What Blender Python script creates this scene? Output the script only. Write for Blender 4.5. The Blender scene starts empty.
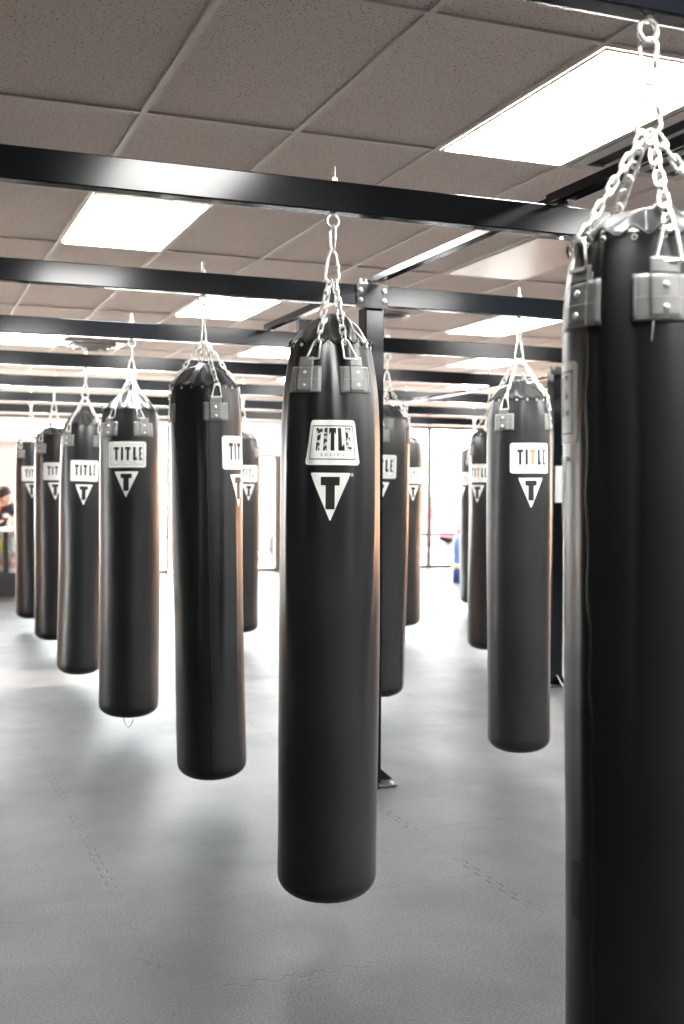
import bpy, bmesh, math, random
from mathutils import Vector, Matrix
PI = math.pi
S = bpy.context.scene
C = S.collection
EYE = 1.326
D = math.radians

# ------------------------------------------------------------------ materials
def mat(name, col, rough=.5, metal=0., spec=.5, bump=None, vary=None, coat=0., rvar=None, trans=0.):
    m = bpy.data.materials.new(name); m.use_nodes = True
    nt = m.node_tree; b = nt.nodes['Principled BSDF']
    b.inputs['Base Color'].default_value = (*col, 1); b.inputs['Roughness'].default_value = rough
    b.inputs['Metallic'].default_value = metal; b.inputs['Specular IOR Level'].default_value = spec
    b.inputs['Coat Weight'].default_value = coat; b.inputs['Coat Roughness'].default_value = .24
    tc = nt.nodes.new('ShaderNodeTexCoord')
    def noise(sc, det=4, stretch=None):
        n = nt.nodes.new('ShaderNodeTexNoise'); n.inputs['Scale'].default_value = sc; n.inputs['Detail'].default_value = det
        if stretch:
            mp = nt.nodes.new('ShaderNodeMapping'); mp.inputs['Scale'].default_value = stretch
            nt.links.new(tc.outputs['Object'], mp.inputs['Vector']); nt.links.new(mp.outputs[0], n.inputs['Vector'])
        else: nt.links.new(tc.outputs['Object'], n.inputs['Vector'])
        return n
    if bump:
        n = noise(bump[0]); bp = nt.nodes.new('ShaderNodeBump'); bp.inputs['Strength'].default_value = bump[1]
        bp.inputs['Distance'].default_value = bump[2] if len(bump) > 2 else .002
        nt.links.new(n.outputs['Fac'], bp.inputs['Height']); nt.links.new(bp.outputs[0], b.inputs['Normal'])
    if vary:
        n = noise(vary[0], 3, vary[2] if len(vary) > 2 else None); r = nt.nodes.new('ShaderNodeValToRGB')
        r.color_ramp.elements[0].position = .42; r.color_ramp.elements[0].color = (*col, 1)
        r.color_ramp.elements[1].position = .75; r.color_ramp.elements[1].color = (*vary[1], 1)
        nt.links.new(n.outputs['Fac'], r.inputs[0]); nt.links.new(r.outputs[0], b.inputs['Base Color'])
    if rvar:
        n = noise(rvar[0], 5); mr = nt.nodes.new('ShaderNodeMapRange')
        mr.inputs['From Min'].default_value = .3; mr.inputs['From Max'].default_value = .7
        mr.inputs['To Min'].default_value = rvar[1]; mr.inputs['To Max'].default_value = rvar[2]
        nt.links.new(n.outputs['Fac'], mr.inputs['Value']); nt.links.new(mr.outputs[0], b.inputs['Roughness'])
    return m

def emit(name, col, s):
    m = bpy.data.materials.new(name); m.use_nodes = True; nt = m.node_tree
    b = nt.nodes['Principled BSDF']; b.inputs['Base Color'].default_value = (.8, .8, .8, 1)
    b.inputs['Emission Color'].default_value = (*col, 1); b.inputs['Emission Strength'].default_value = s
    return m

M = {}
M['vinyl'] = mat('black_vinyl', (.0055, .0068, .0076), .39, spec=.6, bump=(90, .12, .002), vary=(3, (.012, .0135, .0145)), rvar=(4, .37, .43), coat=.12)
M['vinyl_worn'] = mat('worn_black_vinyl', (.010, .008, .0075), .36, spec=.55, bump=(90, .12, .002), vary=(3, (.018, .014, .013)), rvar=(4, .34, .39), coat=.12)
M['flap'] = mat('black_vinyl_flap', (.022, .023, .024), .40, spec=1., bump=(60, .15, .002), rvar=(14, .36, .48), coat=.3)
M['patch'] = mat('grey_black_leather', (.17, .172, .17), .42, spec=.8, bump=(120, .3, .001))
M['stitch'] = mat('pale_thread', (.42, .42, .40), .7)
M['cord'] = mat('black_cord', (.012, .012, .012), .6)
M['zinc'] = mat('zinc_plated_steel', (.86, .86, .82), .30, metal=.6, rvar=(60, .25, .42))
M['white'] = mat('white_print', (.80, .82, .79), .45, vary=(30, (.74, .76, .72)))
M['ink'] = mat('black_print', (.012, .012, .012), .4)
# worn ink: cracked print, partly rubbed off to the white underneath
def worn():
    m = mat('worn_black_print', (.012, .012, .012), .45); nt = m.node_tree; b = nt.nodes['Principled BSDF']
    tc = nt.nodes.new('ShaderNodeTexCoord'); n = nt.nodes.new('ShaderNodeTexNoise'); n.inputs['Scale'].default_value = 95; n.inputs['Detail'].default_value = 5
    r = nt.nodes.new('ShaderNodeValToRGB'); r.color_ramp.interpolation = 'LINEAR'
    r.color_ramp.elements[0].position = .50; r.color_ramp.elements[0].color = (.013, .013, .013, 1)
    r.color_ramp.elements[1].position = .56; r.color_ramp.elements[1].color = (.62, .62, .60, 1)
    nt.links.new(tc.outputs['Object'], n.inputs['Vector']); nt.links.new(n.outputs['Fac'], r.inputs[0]); nt.links.new(r.outputs[0], b.inputs['Base Color'])
    return m
M['worn'] = worn()
M['copper_ink'] = mat('brown_print', (.45, .22, .08), .45)  # brown ink for the middle T on some labels
M['steel'] = mat('black_painted_steel', (.003, .004, .0055), .15, spec=.30, vary=(5, (.005, .006, .008)), rvar=(2.2, .12, .17))
M['steel_dark'] = mat('matte_black_plate', (.014, .014, .015), .45, vary=(40, (.03, .03, .032)))
M['tbar'] = mat('white_ceiling_grid', (.70, .62, .56), .5)
M['fixture'] = mat('white_fixture_metal', (.74, .73, .71), .4)
M['lens_off'] = mat('unlit_acrylic_lens', (.62, .46, .37), .28, bump=(14, .2, .01))  # warm copper reflection put into the lens colour
M['lens'] = emit('lit_lens', (1., .985, .96), 36.0)
M['dark'] = mat('dark_void', (.012, .012, .012), .9)
M['vent'] = mat('vent_metal', (.42, .40, .385), .35)
M['blade'] = mat('vent_blade', (.50, .46, .43), .3)
M['wall'] = mat('warm_wall_paint', (.72, .41, .26), .6, bump=(30, .1))  # orange put on the unseen far side walls for copper reflections on bags
M['wall_back'] = mat('dark_wall_paint', (.045, .043, .042), .6)  # unseen near walls kept dark so the bag fronts reflect little
M['soffit'] = mat('white_plaster', (.80, .74, .71), .7)
M['frame'] = mat('bronze_window_frame', (.07, .048, .032), .4)
M['panel_white'] = mat('white_panel', (.8, .8, .79), .5)
M['concrete'] = mat('sunlit_concrete', (.40, .37, .34), .8, vary=(2, (.34, .31, .28)))
M['paper'] = mat('white_paper', (.82, .82, .82), .6)

def m_glass():
    m = bpy.data.materials.new('window_glass'); m.use_nodes = True; nt = m.node_tree; nt.nodes.clear()
    o = nt.nodes.new('ShaderNodeOutputMaterial'); mx = nt.nodes.new('ShaderNodeMixShader'); fr = nt.nodes.new('ShaderNodeFresnel')
    t = nt.nodes.new('ShaderNodeBsdfTransparent'); g = nt.nodes.new('ShaderNodeBsdfGlossy'); g.inputs['Roughness'].default_value = .02
    t.inputs['Color'].default_value = (.95, .97, .96, 1); fr.inputs['IOR'].default_value = 1.35
    nt.links.new(fr.outputs[0], mx.inputs[0]); nt.links.new(t.outputs[0], mx.inputs[1]); nt.links.new(g.outputs[0], mx.inputs[2]); nt.links.new(mx.outputs[0], o.inputs[0])
    return m
M['glass'] = m_glass()

def m_tile():
    m = mat('mineral_fibre_tile', (.7, .6, .55), .9); nt = m.node_tree; b = nt.nodes['Principled BSDF']; L = nt.links
    tc = nt.nodes.new('ShaderNodeTexCoord')
    v = nt.nodes.new('ShaderNodeTexNoise'); v.inputs['Scale'].default_value = 120; v.inputs['Detail'].default_value = 1.5
    r = nt.nodes.new('ShaderNodeValToRGB'); r.color_ramp.elements[0].position = .30; r.color_ramp.elements[0].color = (.16, .135, .12, 1)
    r.color_ramp.elements[1].position = .40; r.color_ramp.elements[1].color = (.84, .735, .67, 1)
    L.new(tc.outputs['Object'], v.inputs['Vector']); L.new(v.outputs['Fac'], r.inputs[0])
    n2 = nt.nodes.new('ShaderNodeTexNoise'); n2.inputs['Scale'].default_value = 1.3; n2.inputs['Detail'].default_value = 3
    L.new(tc.outputs['Object'], n2.inputs['Vector'])
    mx = nt.nodes.new('ShaderNodeMix'); mx.data_type = 'RGBA'; mx.blend_type = 'MULTIPLY'; mx.inputs[0].default_value = .12
    L.new(r.outputs[0], mx.inputs[6]); L.new(n2.outputs['Fac'], mx.inputs[7]); L.new(mx.outputs[2], b.inputs['Base Color'])
    bp = nt.nodes.new('ShaderNodeBump'); bp.inputs['Strength'].default_value = .4; bp.inputs['Distance'].default_value = .002
    L.new(v.outputs['Fac'], bp.inputs['Height']); L.new(bp.outputs[0], b.inputs['Normal'])
    return m
M['tile'] = m_tile()

def m_floor():
    m = mat('grey_rubber_mat', (.1, .1, .1), .4); nt = m.node_tree; b = nt.nodes['Principled BSDF']; L = nt.links
    def N(t, **k):
        n = nt.nodes.new(t)
        for a, v in k.items(): setattr(n, a, v)
        return n
    def math_(op, a, bb=None, cc=None):
        n = N('ShaderNodeMath', operation=op)
        for i, x in enumerate((a, bb, cc)):
            if x is None: continue
            if isinstance(x, (int, float)): n.inputs[i].default_value = x
            else: L.new(x, n.inputs[i])
        return n.outputs[0]
    tc = N('ShaderNodeTexCoord'); sp = N('ShaderNodeSeparateXYZ'); L.new(tc.outputs['Object'], sp.inputs[0])
    X, Y = sp.outputs[0], sp.outputs[1]
    # interlocking seams along Y at X = .665 + 1.22k : a line that steps sideways in teeth
    def seam(U, V, u0, per, tooth, amp, w):
        sq = math_('SINE', math_('MULTIPLY', V, 2*PI/tooth))
        sq = math_('MULTIPLY', math_('TANH', math_('MULTIPLY', sq, 3.0)), amp)
        u = math_('ADD', math_('SUBTRACT', U, u0), sq)
        u = math_('SUBTRACT', math_('MODULO', math_('ADD', u, per*20.5), per), per/2)
        d = math_('ABSOLUTE', u)
        n = N('ShaderNodeMapRange'); n.inputs['From Min'].default_value = w*.4; n.inputs['From Max'].default_value = w; n.inputs['To Min'].default_value = 1; n.inputs['To Max'].default_value = 0
        L.new(d, n.inputs['Value']); return n.outputs[0]
    s1 = seam(X, Y, .665, 1.22, .085, .013, .0055)
    Y2 = math_('SUBTRACT', Y, math_('MULTIPLY', math_('FLOOR', math_('DIVIDE', math_('SUBTRACT', X, .665), .61)), .56))
    s2 = seam(Y2, X, 2.935, 1.22, .085, .011, .0045)
    # seams are closed up tight in places
    nz = N('ShaderNodeTexNoise'); nz.inputs['Scale'].default_value = 2.2; nz.inputs['Detail'].default_value = 3; L.new(tc.outputs['Object'], nz.inputs['Vector'])
    gate = N('ShaderNodeMapRange'); gate.inputs['From Min'].default_value = .36; gate.inputs['From Max'].default_value = .50; L.new(nz.outputs['Fac'], gate.inputs['Value'])
    s = math_('MULTIPLY', math_('MAXIMUM', s1, math_('MULTIPLY', s2, .6)), gate.outputs[0])
    # base colour: speckled rubber with scuffs
    n1 = N('ShaderNodeTexNoise'); n1.inputs['Scale'].default_value = 150; n1.inputs['Detail'].default_value = 2; L.new(tc.outputs['Object'], n1.inputs['Vector'])
    n2 = N('ShaderNodeTexNoise'); n2.inputs['Scale'].default_value = 2.5; n2.inputs['Detail'].default_value = 7; L.new(tc.outputs['Object'], n2.inputs['Vector'])
    a = math_('MULTIPLY_ADD', n1.outputs['Fac'], .125, -.022)
    a = math_('MULTIPLY', a, math_('MULTIPLY_ADD', n2.outputs['Fac'], 1.5, .25))
    a = math_('MULTIPLY', a, math_('MULTIPLY_ADD', s, -.93, 1))
    cb = N('ShaderNodeCombineColor'); L.new(math_('MULTIPLY', a, .97), cb.inputs[0]); L.new(a, cb.inputs[1]); L.new(math_('MULTIPLY', a, 1.09), cb.inputs[2])
    L.new(cb.outputs[0], b.inputs['Base Color'])
    n3 = N('ShaderNodeTexNoise'); n3.inputs['Scale'].default_value = 1.6; n3.inputs['Detail'].default_value = 8; n3.inputs['Roughness'].default_value = .65; L.new(tc.outputs['Object'], n3.inputs['Vector'])
    L.new(math_('MULTIPLY_ADD', n3.outputs['Fac'], .30, .36), b.inputs['Roughness'])
    b.inputs['Specular IOR Level'].default_value = .27
    h = math_('ADD', math_('MULTIPLY', n1.outputs['Fac'], .35), math_('MULTIPLY', n3.outputs['Fac'], 1.5)); h = math_('SUBTRACT', h, math_('MULTIPLY', s, 1.0))
    bp = N('ShaderNodeBump'); bp.inputs['Strength'].default_value = .5; bp.inputs['Distance'].default_value = .002; L.new(h, bp.inputs['Height']); L.new(bp.outputs[0], b.inputs['Normal'])
    return m
M['floor'] = m_floor()

# ------------------------------------------------------------------ mesh builder
class MB:
    def __init__(s): s.v = []; s.f = []; s.sm = []
    def add(s, vs, fs, smooth=True):
        o = len(s.v); s.v += [tuple(v) for v in vs]
        for f in fs: s.f.append([i+o for i in f]); s.sm.append(smooth)
    def box(s, x0, x1, y0, y1, z0, z1, mtx=None, bev=0.):
        if bev > 0:
            b = bmesh.new(); bmesh.ops.create_cube(b, size=1)
            for v in b.verts: v.co = Vector(((x0+x1)/2+v.co.x*(x1-x0), (y0+y1)/2+v.co.y*(y1-y0), (z0+z1)/2+v.co.z*(z1-z0)))
            bmesh.ops.bevel(b, geom=b.edges[:], offset=bev, segments=2, affect='EDGES', profile=.5)
            b.verts.index_update()
            vs = [v.co.copy() for v in b.verts]; fs = [[v.index for v in f.verts] for f in b.faces]; b.free()
        else:
            vs = [Vector((x, y, z)) for x in (x0, x1) for y in (y0, y1) for z in (z0, z1)]
            fs = [(0, 1, 3, 2), (4, 6, 7, 5), (0, 4, 5, 1), (2, 3, 7, 6), (0, 2, 6, 4), (1, 5, 7, 3)]
        if mtx is not None: vs = [mtx @ v for v in vs]
        s.add(vs, fs, False)
    def grid(s, P, closed_u=False, smooth=True):      # P[row][col]
        nr, nc = len(P), len(P[0]); vs = [p for r in P for p in r]; fs = []
        for i in range(nr-1):
            for j in range(nc if closed_u else nc-1):
                k = (j+1) % nc; fs.append((i*nc+j, i*nc+k, (i+1)*nc+k, (i+1)*nc+j))
        s.add(vs, fs, smooth)
    def tube(s, pts, r, n=8, closed=False, caps=True):
        pts = [Vector(p) for p in pts]; N = len(pts); rr = r if isinstance(r, (list, tuple)) else [r]*N
        def tan(i):
            if closed: return (pts[(i+1) % N]-pts[(i-1) % N]).normalized()
            return (pts[min(i+1, N-1)]-pts[max(i-1, 0)]).normalized()
        t0 = tan(0); up = Vector((0, 0, 1)) if abs(t0.z) < .9 else Vector((1, 0, 0))
        u = t0.cross(up).normalized(); P = []
        for i in range(N):
            t = tan(i); u = (u-t*u.dot(t)).normalized(); w = t.cross(u)
            P.append([pts[i]+(u*math.cos(2*PI*k/n)+w*math.sin(2*PI*k/n))*rr[i] for k in range(n)])
        if closed: P.append(P[0])
        s.grid(P, True)
        if not closed and caps:
            s.add(P[0], [list(range(n))], False); s.add(P[-1], [list(range(n))[::-1]], False)
    def lathe(s, prof, n=24, mtx=None):
        P = []
        for r, z in prof:
            row = [Vector((r*math.cos(2*PI*k/n), r*math.sin(2*PI*k/n), z)) for k in range(n)]
            P.append([mtx @ p for p in row] if mtx is not None else row)
        s.grid(P, True)
    def prism(s, poly, z0, z1, mtx=None):
        n = len(poly); vs = [Vector((x, y, z)) for z in (z0, z1) for x, y in poly]
        if mtx is not None: vs = [mtx @ v for v in vs]
        s.add(vs, [list(range(n))[::-1], [i+n for i in range(n)]]+[(i, (i+1) % n, (i+1) % n+n, i+n) for i in range(n)], False)
    def build(s, name, m, parent=None, **props):
        me = bpy.data.meshes.new(name); me.from_pydata(s.v, [], s.f); me.polygons.foreach_set('use_smooth', s.sm)
        b = bmesh.new(); b.from_mesh(me); bmesh.ops.remove_doubles(b, verts=b.verts, dist=1e-6); bmesh.ops.recalc_face_normals(b, faces=b.faces); b.to_mesh(me); b.free()
        o = bpy.data.objects.new(name, me); C.objects.link(o)
        if m is not None: me.materials.append(M[m])
        if parent is not None: o.parent = parent
        for k, v in props.items(): o[k] = v
        return o
def empty(name, loc=(0, 0, 0), **props):
    o = bpy.data.objects.new(name, None); C.objects.link(o); o.location = loc; o.empty_display_size = .1
    for k, v in props.items(): o[k] = v
    return o
def struct(name, mb, m, parent=None):
    o = mb.build(name, m, parent)
    if parent is None: o['kind'] = 'structure'
    return o
def copy_tree(o, parent=None):
    c = o.copy(); C.objects.link(c)
    if parent is not None: c.parent = parent
    for ch in list(o.children): copy_tree(ch, c)
    return c

# ------------------------------------------------------------------ room shell
CZ = EYE+1.419                    # ceiling height 2.745 m
XL, XR, YB, YF = -3.0, 10.6, -3.0, 18.0
b = MB(); b.box(XL-.2, XR+.2, YB-.2, YF+.15, -.1, 0); struct('floor', b, 'floor')
b = MB(); b.box(XL-.2, XR+.2, YB-.2, YF+.15, CZ+.006, CZ+.1); struct('ceiling', b, 'tile')
# suspended T-bar grid, real bars below the tiles
GX0, GY0, GX, GY = .867, 3.103, .6096, 1.2192
b = MB(); w = .012
k = -8
while GX0+GX*k < XR:
    x = GX0+GX*k
    if x > XL: b.box(x-w, x+w, YB, YF, CZ-.004, CZ+.0055)
    k += 1
struct('trim_1', b, 'tbar')
b = MB(); k = -5
while GY0+GY*k < YF:
    y = GY0+GY*k
    if y > YB: b.box(XL, XR, y-w, y+w, CZ-.0035, CZ+.005)
    k += 1
struct('trim_2', b, 'tbar')
# left wall with a doorway that lets the sun in
def wall_x(name, x0, x1, y0, y1, holes, m):
    b = MB(); ys = y0
    for (a, c, z0, z1) in holes:
        b.box(x0, x1, ys, a, 0, CZ+.05)
        if z0 > 0: b.box(x0, x1, a, c, 0, z0)
        b.box(x0, x1, a, c, z1, CZ+.05); ys = c
    b.box(x0, x1, ys, y1, 0, CZ+.05); return struct(name, b, m)
LH = [(7.55, 8.37, 0, 2.12)]
wall_x('wall_left', XL-.15, XL, YB, 8.6, LH, 'wall_back')
wall_x('wall_left_far', XL-.15, XL, 8.6, YF, [], 'wall')
RH = [(y, y+2.3, .5, 2.5) for y in (8.9, 11.7, 14.5)]  # unseen side windows, added to bring in daylight from the right
wall_x('wall_right', XR, XR+.15, 6.5, YF, RH, 'wall')
wall_x('wall_right_near', XR, XR+.15, YB, 6.5, [], 'wall_back')
for i, (a, c, z0, z1) in enumerate(RH):
    f = MB(); t = .045
    f.box(XR+.04, XR+.10, a, a+t, z0, z1); f.box(XR+.04, XR+.10, c-t, c, z0, z1); f.box(XR+.04, XR+.10, a+t, c-t, z1-t, z1); f.box(XR+.04, XR+.10, a+t, c-t, z0, z0+t); f.box(XR+.04, XR+.10, (a+c)/2-.02, (a+c)/2+.02, z0+t, z1-t)
    o = struct('window_%d' % (i+10), f, 'frame')
    g = MB(); g.box(XR+.068, XR+.072, a+t, c-t, z0+t, z1-t); g.build('glass_pane', 'glass', o)
b = MB(); b.box(XL-.15, XR+.15, YB-.15, YB, 0, CZ+.05); struct('wall_back', b, 'wall_back')
# glass side door and side windows
n = 0
for (a, c, z0, z1) in LH:
    n += 1
    f = MB(); t = .045
    f.box(XL-.10, XL-.04, a, a+t, z0, z1); f.box(XL-.10, XL-.04, c-t, c, z0, z1)
    f.box(XL-.10, XL-.04, a+t, c-t, z1-t, z1); f.box(XL-.10, XL-.04, a+t, c-t, z0, z0+t)
    f.box(XL-.10, XL-.04, a+.16, a+.19, z0+t, z1-t)
    o = struct('door_2', f, 'frame')
    g = MB(); g.box(XL-.072, XL-.068, a+t, c-t, z0+t, z1-t); g.build('glass_pane', 'glass', o)
# storefront at the far end
ZT = 2.45
b = MB(); b.box(XL, XR, YF-.12, YF+.15, ZT, CZ+.05); struct('wall_front', b, 'soffit')
DX0, DX1 = 4.97, 5.92
mull = [(-2.9, .05), (.2, .05), (2.2, .05), (4.03, .05), (8.62, .07), (11.2, .06), (13.5, .06)]
bays = [(-2.9, .2), (.2, 2.2), (2.2, 4.03), (4.15, DX0), (DX1, 8.62), (8.62, 10.5)]
for i, (a, c) in enumerate(bays):
    f = MB(); t = .03
    for (xa, xb, za, zb) in ((a, a+t, 0, ZT), (c-t, c, 0, ZT), (a+t, c-t, 0, .05), (a+t, c-t, .56, .60), (a+t, c-t, ZT-.05, ZT)):
        f.box(xa, xb, YF-.04, YF+.04, za, zb)
    o = struct('window_%s' % ('1 2 3 4 5 6'.split()[i]), f, 'frame')
    g = MB(); g.box(a+t, c-t, YF-.004, YF+.004, .60, ZT-.05); g.build('glass_pane', 'glass', o)
    g = MB(); g.box(a+t, c-t, YF-.01, YF+.01, .05, .56); g.build('lower_pane', 'glass', o)
b = MB(); b.box(4.03, 4.15, YF-.03, YF+.03, .05, .58); b.box(4.03, 4.15, YF-.02, YF+.02, .58, ZT); struct('trim_3', b, 'panel_white')
# glazed entrance door, with a transom of glass above
f = MB()
f.box(DX0, DX0+.05, YF-.04, YF+.04, 0, 1.90); f.box(DX1-.11, DX1, YF-.05, YF+.05, 0, 1.90); f.box(DX0+.05, DX1-.11, YF-.04, YF+.04, 1.86, 1.90); f.box(DX0+.05, DX1-.11, YF-.04, YF+.04, 0, .05)
dr = struct('door_1', f, 'frame')
g = MB(); g.box(DX0+.05, DX1-.11, YF-.004, YF+.004, .05, 1.86); g.build('glass_pane', 'glass', dr)
g = MB(); g.tube([(DX1-.17, YF-.045, .95), (DX1-.17, YF-.09, .95), (DX1-.17, YF-.09, 1.2), (DX1-.17, YF-.045, 1.2)], .01, 8); g.build('door_handle', 'zinc', dr)
b = MB(); b.box(DX0, DX1, YF-.02, YF+.02, 1.90, ZT); struct('trim_4', b, 'panel_white')
# pale window rail on the storefront seen over the far bags
b = MB(); b.box(.2, 4.0, YF-.20, YF-.13, 2.33, 2.40); struct('trim_5', b, 'panel_white')

# ------------------------------------------------------------------ outside
b = MB(); b.box(-40, 60, YF+.15, 60, -.14, -.04); struct('pavement', b, 'concrete')
b = MB(); b.box(-20, XL-.15, -10, YF+.15, -.14, -.04); struct('side_pavement', b, 'concrete')
b = MB(); b.box(XR+.15, 40, -10, YF+.15, -.14, -.04); struct('side_pavement', b, 'concrete')
M['brick'] = mat('copper_bounce_brick', (.60, .34, .20), .8, vary=(3, (.52, .27, .15)))  # unseen building, added so bag edges pick up copper reflections
bb = empty('copper_bounce_building', (17.5, 9.5, -.04), label='unseen orange brick block added outside to reflect copper light onto the bags', category='building')
b = MB(); b.box(0, 5, -9, 11, 0, 3.2); b.box(-.1, 5, -9.1, 11.1, 3.2, 3.4); b.build('facade', 'brick', bb)
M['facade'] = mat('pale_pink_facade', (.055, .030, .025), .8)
M['facade_glass'] = mat('facade_glass', (.03, .035, .045), .3)
bl = empty('building', (1.5, 42, -.04), label='low pinkish building across the street, seen behind the display cabinet', category='building')
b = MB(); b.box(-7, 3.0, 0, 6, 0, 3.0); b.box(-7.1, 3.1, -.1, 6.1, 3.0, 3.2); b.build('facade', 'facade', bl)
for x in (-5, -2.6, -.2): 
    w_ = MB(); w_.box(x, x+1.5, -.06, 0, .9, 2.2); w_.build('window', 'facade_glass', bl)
M['tire'] = mat('tyre_rubber', (.02, .02, .02), .7); M['hub'] = mat('alloy_hub', (.6, .6, .6), .3, metal=.8)
M['car_glass'] = mat('car_glass', (.08, .09, .11), .1); M['lamp_red'] = mat('red_tail_lamp', (.5, .02, .02), .3)
def car(loc, rz, col, label, cat='car'):
    t = empty('car', loc, label=label, category=cat, group='cars parked outside'); t.rotation_euler.z = rz
    key = 'paint_%d' % len(M); M[key] = mat('car_paint', col, .35, coat=.2)
    body = [(-2.2, .32), (-2.25, .55), (-2.2, .82), (-1.95, .92), (-1.75, .95), (1.05, .98), (1.9, .86), (2.2, .70), (2.25, .45), (2.15, .25), (-2.1, .25)]
    R = Matrix.Rotation(PI/2, 4, 'X')
    b = MB(); b.prism(body, -.86, .86, R); b.build('body', key, t)
    cab = [(-1.85, .93), (-1.25, 1.40), (.15, 1.43), (1.02, .96)]
    b = MB(); b.prism(cab, -.72, .72, R); b.build('cabin', 'car_glass', t)
    b = MB(); b.prism([(-1.35, 1.38), (-1.2, 1.45), (.1, 1.47), (.3, 1.38)], -.70, .70, R); b.build('roof', key, t)
    for x in (-1.4, 1.4):
        for y in (-.80, .80):
            mt = Matrix.Translation((x, y, .32)) @ Matrix.Rotation(PI/2, 4, 'X')
            b = MB(); b.lathe([(.001, -.1), (.22, -.1), (.31, -.09), (.32, -.06), (.32, .06), (.31, .09), (.22, .1), (.001, .1)], 24, mt); w = b.build('wheel', 'tire', t)
            b = MB(); b.lathe([(.001, -.11), (.17, -.108), (.19, -.1), (.19, .1), (.17, .108), (.001, .11)], 16, mt); b.build('hub', 'hub', w)
    for y in (-.62, .62):
        b = MB(); b.box(-2.27, -2.15, y-.18, y+.18, .60, .76); b.build('tail_lamp', 'lamp_red', t)
    return t
car((8.3, 22.2, -.04), D(8), (.16, .15, .22), 'lavender grey car parked outside beyond the glass entrance door')
car((12.0, 26.5, -.04), D(-10), (.20, .02, .05), 'dark red car parked outside beyond the tall window mullion')

# ------------------------------------------------------------------ ceiling fixtures
def troffer(label, lens, x, y):
    t = empty('ceiling_light', (x, y, CZ), label=label, category='ceiling light', group='lit ceiling light panels' if lens == 'lens' else 'unlit ceiling panels')
    X, Y, z0 = GX-.016, GY-.016, -.009
    f = MB(); e = .012
    f.box(.016, X, .016, .016+e, z0, -.002); f.box(.016, X, Y-e, Y, z0, -.002); f.box(.016, .016+e, .016+e, Y-e, z0, -.002); f.box(X-e, X, .016+e, Y-e, z0, -.002)
    f.build('frame', 'fixture', t)
    g = MB(); g.box(.016+e, X-e, .016+e, Y-e, z0+.002, -.003); g.build('diffuser', lens, t)
    return t
names = {
 (2, 0): 'big lit ceiling panel beside the slotted vent, nearest of the bright panels',
 (0, 2): 'lit ceiling panel between the first and second steel beams',
 (2, 4): 'lit ceiling panel just above the bag with the turned label',
 (6, 4): 'lit ceiling panel above the charcoal bag, between beams two and three',
 (0, 6): 'lit ceiling panel beside the square ceiling vent, cut by the picture edge',
 (4, 6): 'lit far ceiling panel behind the top of the central bag',
 (8, 6): 'lit far ceiling panel glimpsed behind the chains of the grey bag',
 (2, 8): 'narrow strip of lit ceiling panel over the far row of bags'}
proto = None
for row in range(-4, 12, 2):
    xs = range(2, 20, 4) if row % 4 == 0 else range(0, 20, 4)
    for c in list(xs)+([-2, -4] if False else []):
        x, y = GX0+GX*c, GY0+GY*row
        if y < YB or y+GY > YF or x+GX > XR: continue
        if (c, row) == (4, 2): continue
        lab = names.get((c, row), 'lit ceiling panel in row %d and column %d of the tiled ceiling' % (row+5, c+1))
        if proto is None: proto = troffer(lab, 'lens', x, y); o = proto
        else: o = copy_tree(proto); o.location = (x, y, CZ)
        o['label'] = lab
        o['group'] = 'lit ceiling light panels'
troffer('unlit ceiling panel with a painted warm brown sheen, between the first and second beams', 'lens_off', GX0+GX*4, GY0+GY*2)
# slot diffuser beside the big light
def slot_vent():
    t = empty('ceiling_vent', (GX0+GX*3, GY0, CZ), label='grey slotted air vent beside the big lit ceiling panel', category='vent')
    X, Y = GX-.015, GY-.015
    f = MB(); e = .060
    f.box(.015, X, .015, .015+e, -.010, 0); f.box(.015, X, Y-e, Y, -.010, 0); f.box(.015, .015+e, .015+e, Y-e, -.010, 0); f.box(X-e, X, .015+e, Y-e, -.010, 0)
    f.build('frame', 'vent', t)
    g = MB(); g.box(.02+e, X-e-.005, .02+e, Y-e-.005, -.0015, .004); g.build('backing', 'dark', t)
    for k in range(3):
        x0 = .015+e+.10+.13*k
        m = Matrix.Translation((x0, 0, -.012)) @ Matrix.Rotation(D(28), 4, 'Y')
        g = MB(); g.box(-.018, .018, .02+e, Y-e-.005, -.001, .001, m); g.build('blade', 'blade', t)
slot_vent()
def square_vent():
    t = empty('ceiling_vent', (GX0+GX*1.5, GY0+GY*6.75, CZ), label='square four-way air vent on the far ceiling by the third beam', category='vent')
    for k, (r, z) in enumerate(((.29, -.008), (.20, -.022), (.12, -.034))):
        g = MB(); w = .03
        for s_ in range(4):
            m = Matrix.Rotation(s_*PI/2, 4, 'Z') @ Matrix.Translation((0, -r, z)) @ Matrix.Rotation(D(-28 if k else 0), 4, 'X')
            g.box(-r, r, -.001, .075 if not k else .045, -.0015, .0015, m)
        g.build('outer_frame' if k == 0 else 'louver', 'vent', t)
    g = MB(); g.box(-.22, .22, -.22, .22, -.004, .0); g.build('backing', 'dark', t)
    g = MB(); g.box(-.05, .05, -.05, .05, -.043, -.040); g.build('center_plate', 'vent', t)
square_vent()
t = empty('ceiling_speaker', (3.70, 8.45, CZ), label='round dark ceiling speaker by the top of the post', category='speaker')
g = MB(); g.lathe([(.001, -.012), (.10, -.012), (.125, -.006)], 40); g.build('grille', 'dark', t)
g = MB(); g.lathe([(.125, -.014), (.15, -.012), (.158, -.001)], 40); g.build('rim', 'vent', t)

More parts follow.
